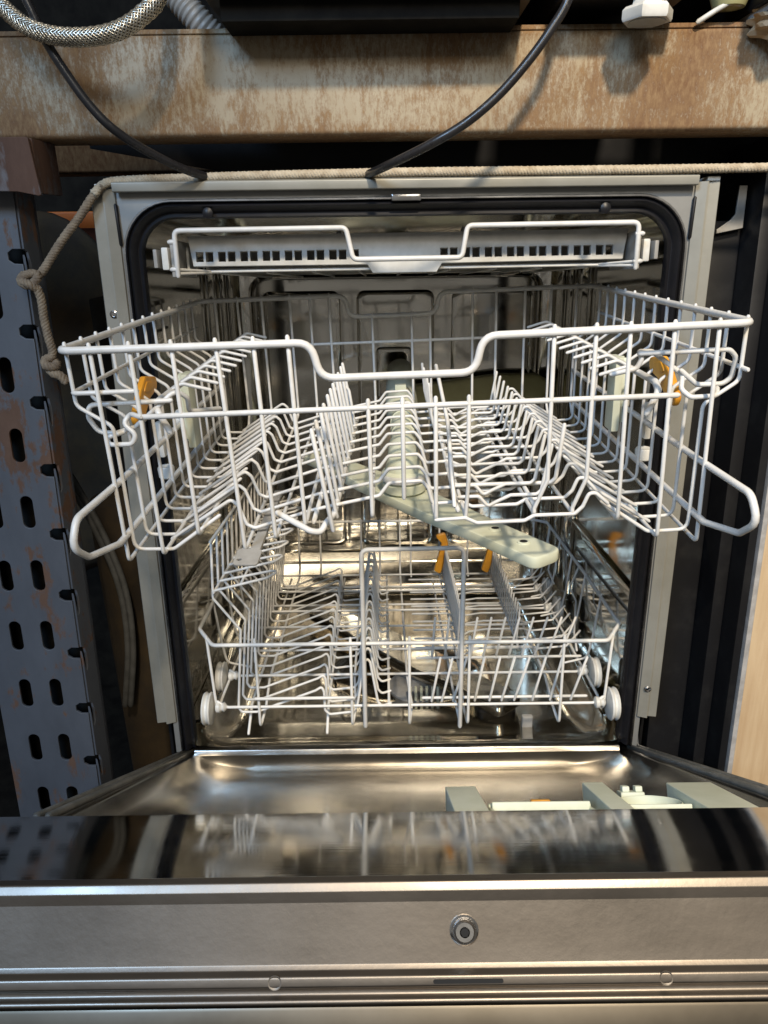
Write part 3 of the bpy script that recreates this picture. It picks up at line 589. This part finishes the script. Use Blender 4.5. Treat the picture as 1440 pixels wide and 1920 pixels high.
# ------------------------------------------------------------------ shelf steelwork round the machine (leans a little against the machine)
BM = thing('shelf_beam', 'rusty cream painted steel shelf beam across the top', 'beam', (0, -.03, .8535))
link('beam_body', extrude_x(fil2([(0, .003), (0, .0785), (.006, .0785), (.046, .0785), (.050, .074), (.050, 0), (.004, 0)], .0045, 4), -1.1, 1.1, 'rustbeam', 1), BM)
link('top_step', extrude_x(fil2([(.002, .0786), (.0005, .0792), (.002, .083), (.045, .083), (.045, .0786)], .0012, 3), -1.1, 1.1, 'rustbeam', 1), BM)
lean = R(-5.14)
PO = thing('slotted_post', 'blue-grey perforated steel upright post with rust scratches on left', 'post', (0, -.05, .5), (lean, 0, 0))
holes = []
for k in range(-5, 6):
    s0 = .0055 + .0705 * k
    holes.append(rrect(-.3995, -.3855, s0 - .0180, s0 + .0180, .0069, 6)); holes.append(rrect(-.4335, -.4195, s0 - .0180, s0 + .0180, .0069, 6))
zt, zb = .345, -.62
notch = []
for k in range(4, -9, -1):                      # teardrop notches along the folded edge
    c = .1880 - .0690 * (4 - k) + .069
    notch += [(-.3605, c + .0070), (-.3685, c + .0070), (-.3735, c + .0035), (-.3735, c - .0035), (-.3685, c - .0070), (-.3605, c - .0075)]
outl = [(-.458, zt), (-.3605, zt)] + [p for p in notch if zb + .03 < p[1] < zt - .01] + [(-.3605, zb), (-.458, zb)]
link('front_face', plate(outl, holes, .003, 'postpaint', .0006, XZ), PO)
fl = []
for k in range(4, -9, -1):
    c = .1880 - .0690 * (4 - k) + .069
    fl += [(.001, c + .0070), (.0055, c + .0045), (.0075, c - .006), (.0065, c - .021), (.0035, c - .026), (.001, c - .0075)]
outl = [(.020, zt), (.001, zt)] + [p for p in fl if zb + .03 < p[1] < zt - .01] + [(.001, zb), (.020, zb)]
link('side_flange', plate(outl, [], .003, 'postpaint', .0006, Matrix.Translation((-.3592, 0, 0)) @ Matrix.Rotation(R(-16), 4, 'Z') @ Matrix(((0, 0, 1, 0), (1, 0, 0, 0), (0, 1, 0, 0), (0, 0, 0, 1)))), PO)
link('return_face', box(-.3560, -.3525, .0205, .026, zb, zt, 'postpaint', .0008), PO)
link('dark_backing', box(-.456, -.357, .030, .034, zb, zt, 'blackmatte', 0), PO)  # black sheet standing in for the dark inside the post behind its slots
link('outer_flange', box(-.4605, -.4575, .0018, .06, zb, zt, 'postpaint', .0008), PO)
HB = thing('beam_hanger', 'rust brown steel hanger bracket where beam meets left post', 'bracket', (0, -.05, .853))
link('hanger_plate', plate(fil2([(-.42, .0), (-.3255, .0), (-.322, -.046), (-.342, -.042), (-.42, -.040)], .002), [], .004, 'rustplate', .0006, XZ), HB)
link('hanger_side', box(-.3275, -.3235, .0025, .05, -.044, .0, 'rustplate', .0008), HB)
RB = tag(link('rear_beam', extrude_x(fil2([(.28, .850), (.28, .905), (.33, .905), (.33, .850)], .004), -1.1, -.05, 'rustbeam', 1)), 'dim rusty rear shelf beam seen under front beam at upper left', 'beam')
bm = bmesh.new(); zs = [(-.335, .862), (-.14, .8285), (.9, .8285), (.9, .93), (-.335, .93)]
f0 = [bm.verts.new((x, .12, z)) for x, z in zs]; f1 = [bm.verts.new((x, .124, z)) for x, z in zs]
bm.faces.new(f0); bm.faces.new(list(reversed(f1)))
for k in range(5): bm.faces.new((f0[k], f1[k], f1[(k + 1) % 5], f0[(k + 1) % 5]))
bmesh.ops.recalc_face_normals(bm, faces=bm.faces[:])
tag(link('cavity_black', finish(bm, 'black')), 'black sheet with slanting left edge filling in the dark cavity under the rusty beam', 'sheet')  # sheet fills in the shelf cavity's darkness above the machine

# ------------------------------------------------------------------ rope, cable, hoses
def rope_mesh(path, r, material, strands=3, pitch=.017, uvk=6):
    P = smooth_path(path, 14); bm = bmesh.new(); T = []; N_ = []
    for i in range(len(P)):
        T.append((P[min(i + 1, len(P) - 1)] - P[max(i - 1, 0)]).normalized())
    nrm = Vector((0, 0, 1)) if abs(T[0].z) < .9 else Vector((0, 1, 0))
    for t in T: nrm = (nrm - t * nrm.dot(t)).normalized(); N_.append(nrm.copy())
    # resample by length
    d = [0.]
    for a, c in zip(P, P[1:]): d.append(d[-1] + (c - a).length)
    tot = d[-1]; n = max(8, int(tot / .0019)); Q = []; j = 0
    for i in range(n + 1):
        s = tot * i / n
        while j < len(d) - 2 and d[j + 1] < s: j += 1
        f = (s - d[j]) / max(1e-9, d[j + 1] - d[j]); Q.append((P[j].lerp(P[j + 1], f), T[j].lerp(T[j + 1], f).normalized(), N_[j].lerp(N_[j + 1], f).normalized(), s))
    for q in range(strands):
        path2 = []
        for p, t, nn, s in Q:
            a = 2 * math.pi * (s / pitch + q / strands); bn = t.cross(nn); path2.append(p + (nn * math.cos(a) + bn * math.sin(a)) * r * .52)
        tube_bm(bm, path2, r * .56, 7)
    return finish(bm, material, angle=80)
RP = thing('rope', 'thin pale braided rope stretched over dishwasher top and knotted to post', 'rope', (-.36, -.03, .735))
def rp(pts): return [(x + .36, y + .03, z - .735) for x, y, z in pts]
link('taut_run', rope_mesh(rp([(-.288, -.014, .810), (-.281, -.009, .8175), (-.265, -.006, .8212), (-.20, -.006, .8228), (-.15, -.007, .8238), (0, -.008, .8252), (.17, -.009, .8250), (.34, -.012, .8250), (.55, -.02, .826)]), .0041, 'rope', 4, .012), RP)
link('slanting_run', rope_mesh(rp([(-.282, -.010, .8165), (-.293, -.013, .805), (-.303, -.018, .791), (-.322, -.026, .768), (-.340, -.034, .743), (-.346, -.040, .737)]), .0039, 'rope_dark', 4, .012), RP)
link('knot', rope_mesh(rp([(-.346, -.040, .737), (-.353, -.044, .740), (-.356, -.048, .735), (-.350, -.050, .731), (-.343, -.048, .734), (-.341, -.044, .740), (-.348, -.046, .741), (-.354, -.050, .736), (-.347, -.052, .732), (-.342, -.048, .728)]), .0040, 'rope_dark', 4, .012), RP)
link('loose_end', rope_mesh(rp([(-.342, -.048, .728), (-.3405, -.047, .718), (-.3415, -.046, .700), (-.3405, -.046, .682), (-.3395, -.045, .670), (-.3410, -.046, .664)]), .0040, 'rope_dark', 4, .012), RP)
link('end_knot', rope_mesh(rp([(-.3410, -.046, .664), (-.346, -.049, .662), (-.3435, -.054, .657), (-.337, -.050, .656), (-.339, -.044, .659), (-.345, -.046, .655), (-.3400, -.051, .650), (-.334, -.050, .647), (-.3300, -.048, .641)]), .0045, 'rope_dark', 4, .012), RP)
tag(link('power_cable', spline_tube([(-.312, -.085, .985), (-.2945, -.082, .945), (-.2860, -.080, .920), (-.2760, -.078, .900), (-.2600, -.074, .874), (-.2440, -.068, .856), (-.222, -.05, .8405), (-.192, -.02, .826), (-.165, .03, .8215), (-.12, .09, .8225), (-.07, .06, .822), (-.036, .0, .8235), (-.012, -.05, .8285),
    (.022, -.072, .8415), (.052, -.078, .8570), (.078, -.080, .877), (.1000, -.081, .900), (.1170, -.082, .922), (.1290, -.082, .943), (.14, -.083, .985)], .0038, 'cable', 12, 8)), 'black cable drooping in a loop in front of rusty beam', 'cable')
HP = [(-.345, -.06, .975), (-.325, -.072, .951), (-.302, -.082, .930), (-.278, -.090, .9195), (-.250, -.094, .9165), (-.224, -.094, .920), (-.204, -.090, .931), (-.190, -.082, .948), (-.186, -.07, .985)]
BH = thing('braided_hose', 'shiny braided metal hose bent in a U over the beam', 'hose', (-.25, -.09, .917))
hp = [(x + .25, y + .09, z - .917) for x, y, z in HP]
link('hose_core', spline_tube(hp, .0059, 'braidcore', 16, 10), BH)
def braid_mesh(path, r, sr, count, pitch):
    P = smooth_path(path, 16); T = [(P[min(i + 1, len(P) - 1)] - P[max(i - 1, 0)]).normalized() for i in range(len(P))]
    nrm = Vector((0, 1, 0)); bm = bmesh.new(); d = 0.; fr = []
    for i, (p, t) in enumerate(zip(P, T)):
        nrm = (nrm - t * nrm.dot(t)).normalized()
        if i: d += (p - P[i - 1]).length
        fr.append((p, t, nrm.copy(), d))
    for sg in (1, -1):
        for q in range(count):
            pts = []
            for p, t, nn, dd in fr:
                a = 2 * math.pi * (sg * dd / pitch + q / count); bn = t.cross(nn); rr = r + sr * .35 * math.sin(a * sg * count * .5 + q * math.pi)
                pts.append(p + (nn * math.cos(a) + bn * math.sin(a)) * rr)
            tube_bm(bm, pts, sr, 5)
    return finish(bm, 'braidwire', angle=80)
link('braid', braid_mesh(hp, .0061, .00072, 13, .040), BH)
GH = thing('corrugated_hose', 'dim grey corrugated plastic hose behind braided hose', 'hose', (-.19, .01, .97))
bm = bmesh.new(); pth = smooth_path([(-.035, -.0, .04), (-.012, .0, .005), (.008, .0, -.018), (.03, .01, -.04)], 26)
tube_bm(bm, pth, .012, 16, rfun=lambda t: 1 + .07 * math.sin(t * 130)); link('hose_body', finish(bm, 'greyplastic', angle=80), GH)

# ------------------------------------------------------------------ machines standing on the shelf above
AP = thing('black_appliance', 'black appliance standing on shelf above the beam, only its bottom edge seen', 'appliance', (-.026, .012, .9425))
link('body', box(-.133, .130, -.10, .35, .004, .35, 'black', .003), AP)
link('plinth', box(-.120, .118, -.085, .34, -.012, .004, 'blackmatte', .001), AP)
link('bottom_trim', box(-.128, .126, -.1035, -.1005, .006, .0085, 'greycable', .0005), AP)
def leg_app(name, x, w_, label, foot_label):
    A = thing(name, label, 'appliance', (x, -.035, .945)); link('body', box(-w_ - .05, w_, -.035, .3, .002, .3, 'black', .003), A); return A  # body widened leftward so its shadow runs on along the beam
A2 = leg_app('grey_black_appliance', .203, .0265, 'small black housing above the beam at right carrying a white foot', '')
ft = link('foot', lathe([(.0195, -.016), (.0205, -.014), (.0205, -.008), (.018, -.0055), (.013, -.005), (.012, .0005), (.0115, .0012)], 'whiteplastic', 6, 'Z', (-.006, -.028, 0)), A2)
link('foot_pad', lathe([(.0150, -.0168), (.0150, -.0162), (.001, -.0162)], 'trayplastic', 20, 'Z', (-.006, -.028, 0)), A2)
A3 = thing('dusty_appliance', 'dusty dark appliance corner at far upper right above the beam', 'appliance', (.352, -.035, .945)); link('body', box(-.060, .20, -.04, .3, -.002, .3, 'black', .003), A3); link('base_rail', box(-.056, .20, -.030, .29, -.008, -.002, 'woodedge', .001), A3)
tag(link('valve', lathe([(.004, -.014), (.013, -.012), (.016, -.004), (.016, .008), (.012, .014), (.012, .05), (.002, .05)], 'duct', 20, 'Z', (.2755, -.03, .958))), 'small olive green round valve body hanging beside the dusty appliance', 'valve')
tag(link('cable_tie', tube([(.250, -.034, .9355), (.262, -.036, .9425), (.272, -.040, .9475), (.282, -.038, .9470)], .0022, 'whiteplastic', .004)), 'short pale plastic strap poking from the olive valve', 'strap')
bm = bmesh.new(); bmesh.ops.create_icosphere(bm, subdivisions=4, radius=1)
for v in bm.verts:
    c = v.co; k = 1 + .16 * math.sin(9 * c.x + 4 * c.y) + .12 * math.sin(13 * c.z + 7 * c.x); v.co = Vector((c.x * .030 * k, c.y * .02 * k, c.z * .016 * k)) + Vector((.322, -.045, .934))
tag(link('paper_wad', finish(bm, 'wood', angle=25)), 'crumpled brown paper wad at upper right on the beam', 'paper')

# ------------------------------------------------------------------ neighbours right
NB = thing('neighbour_appliance', 'black appliance side standing right of the open dishwasher', 'appliance', (.345, .0, .4), (lean, 0, 0))
link('side_panel', box(-.028, .0155, .03, .5, -.5, .385, 'black', .002), NB)
link('front_strip', box(.016, .0305, -.008, .5, -.5, .46, 'black', .002), NB)
link('edge_strip', box(.031, .050, -.040, .5, -.5, .46, 'black', .002), NB)
bk = link('corner_bracket', plate([(.0, .0), (.026, .005), (.026, .045), (.019, .045), (.018, .018), (.013, .012), (0, .003)], [], .003, 'greyplastic', .0005, Matrix.Translation((-.014, .022, .372)) @ XZ), NB)
WB = thing('wooden_board', 'upright pale oak board with grey edge at lower right', 'board', (.40, -.055, .3), (lean, 0, 0))
link('board_face', box(-.0095, .20, .0, .018, -.6, .30, 'wood', .001), WB)
link('edge_band', box(-.0155, -.0098, -.001, .0185, -.6, .30, 'woodedge', .0008), WB)

# ------------------------------------------------------------------ dark clutter left
tag(link('orange_beam', extrude_x(fil2([(.50, .778), (.50, .8125), (.55, .8125), (.55, .778)], .003), -1.1, -.315, 'orange', 1)), 'bright orange shelf beam glimpsed behind the slanting rope', 'beam')
MB_ = thing('maroon_bracket', 'dark maroon bracket with a bolt below the orange beam', 'bracket', (-.46, .46, .765))
link('bracket_plate', box(-.08, .09, 0, .02, -.03, .022, 'maroon', .002), MB_); link('bolt', lathe([(.006, 0), (.006, .004), (.003, .006), (.001, .006)], 'chrome', 8, 'Y', (.022, -.001, -.002)), MB_)
bm = bmesh.new(); bmesh.ops.create_grid(bm, x_segments=26, y_segments=26, size=.5)
for v in bm.verts:
    x, y = v.co.x, v.co.y; xx = -.52 + x * .44; zt_ = .80 - max(0, xx + .50) * .55 - .012 * math.sin(30 * xx); v.co = Vector((xx, .34 + .012 * math.sin(14 * x) + .01 * math.sin(19 * y + 5 * x), zt_ - (.5 - y) * .55))
sk = finish(bm, 'sacking'); o = link('sacking', sk); md = o.modifiers.new('thick', 'SOLIDIFY'); md.thickness = .008
tag(o, 'dark brown sacking sheet hanging behind the left post', 'sheet')
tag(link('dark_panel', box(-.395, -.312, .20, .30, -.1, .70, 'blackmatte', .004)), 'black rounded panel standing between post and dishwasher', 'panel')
tag(link('cardboard_tube', lathe([(.040, -.5), (.040, -.02), (.036, .0), (.004, .0)], 'sacking', 24, 'Z', (-.362, .12, .46))), 'dim brown cardboard tube standing left of dishwasher', 'tube')
for k, dx in enumerate((0, .0075)):
    pass
GC = thing('grey_cables', 'flat grey twin cable curving down behind the post', 'cable', (-.36, .05, .45))
for dx in (0, .0072): link('strand', spline_tube([(-.085 + dx, 0, .20), (-.055 + dx, 0, .11), (-.030 + dx, 0, .05), (-.006 + dx, .0, -.02), (.008 + dx, .0, -.09), (.006 + dx, 0, -.17), (-.010 + dx, 0, -.26)], .0038, 'greycable', 10, 8), GC)
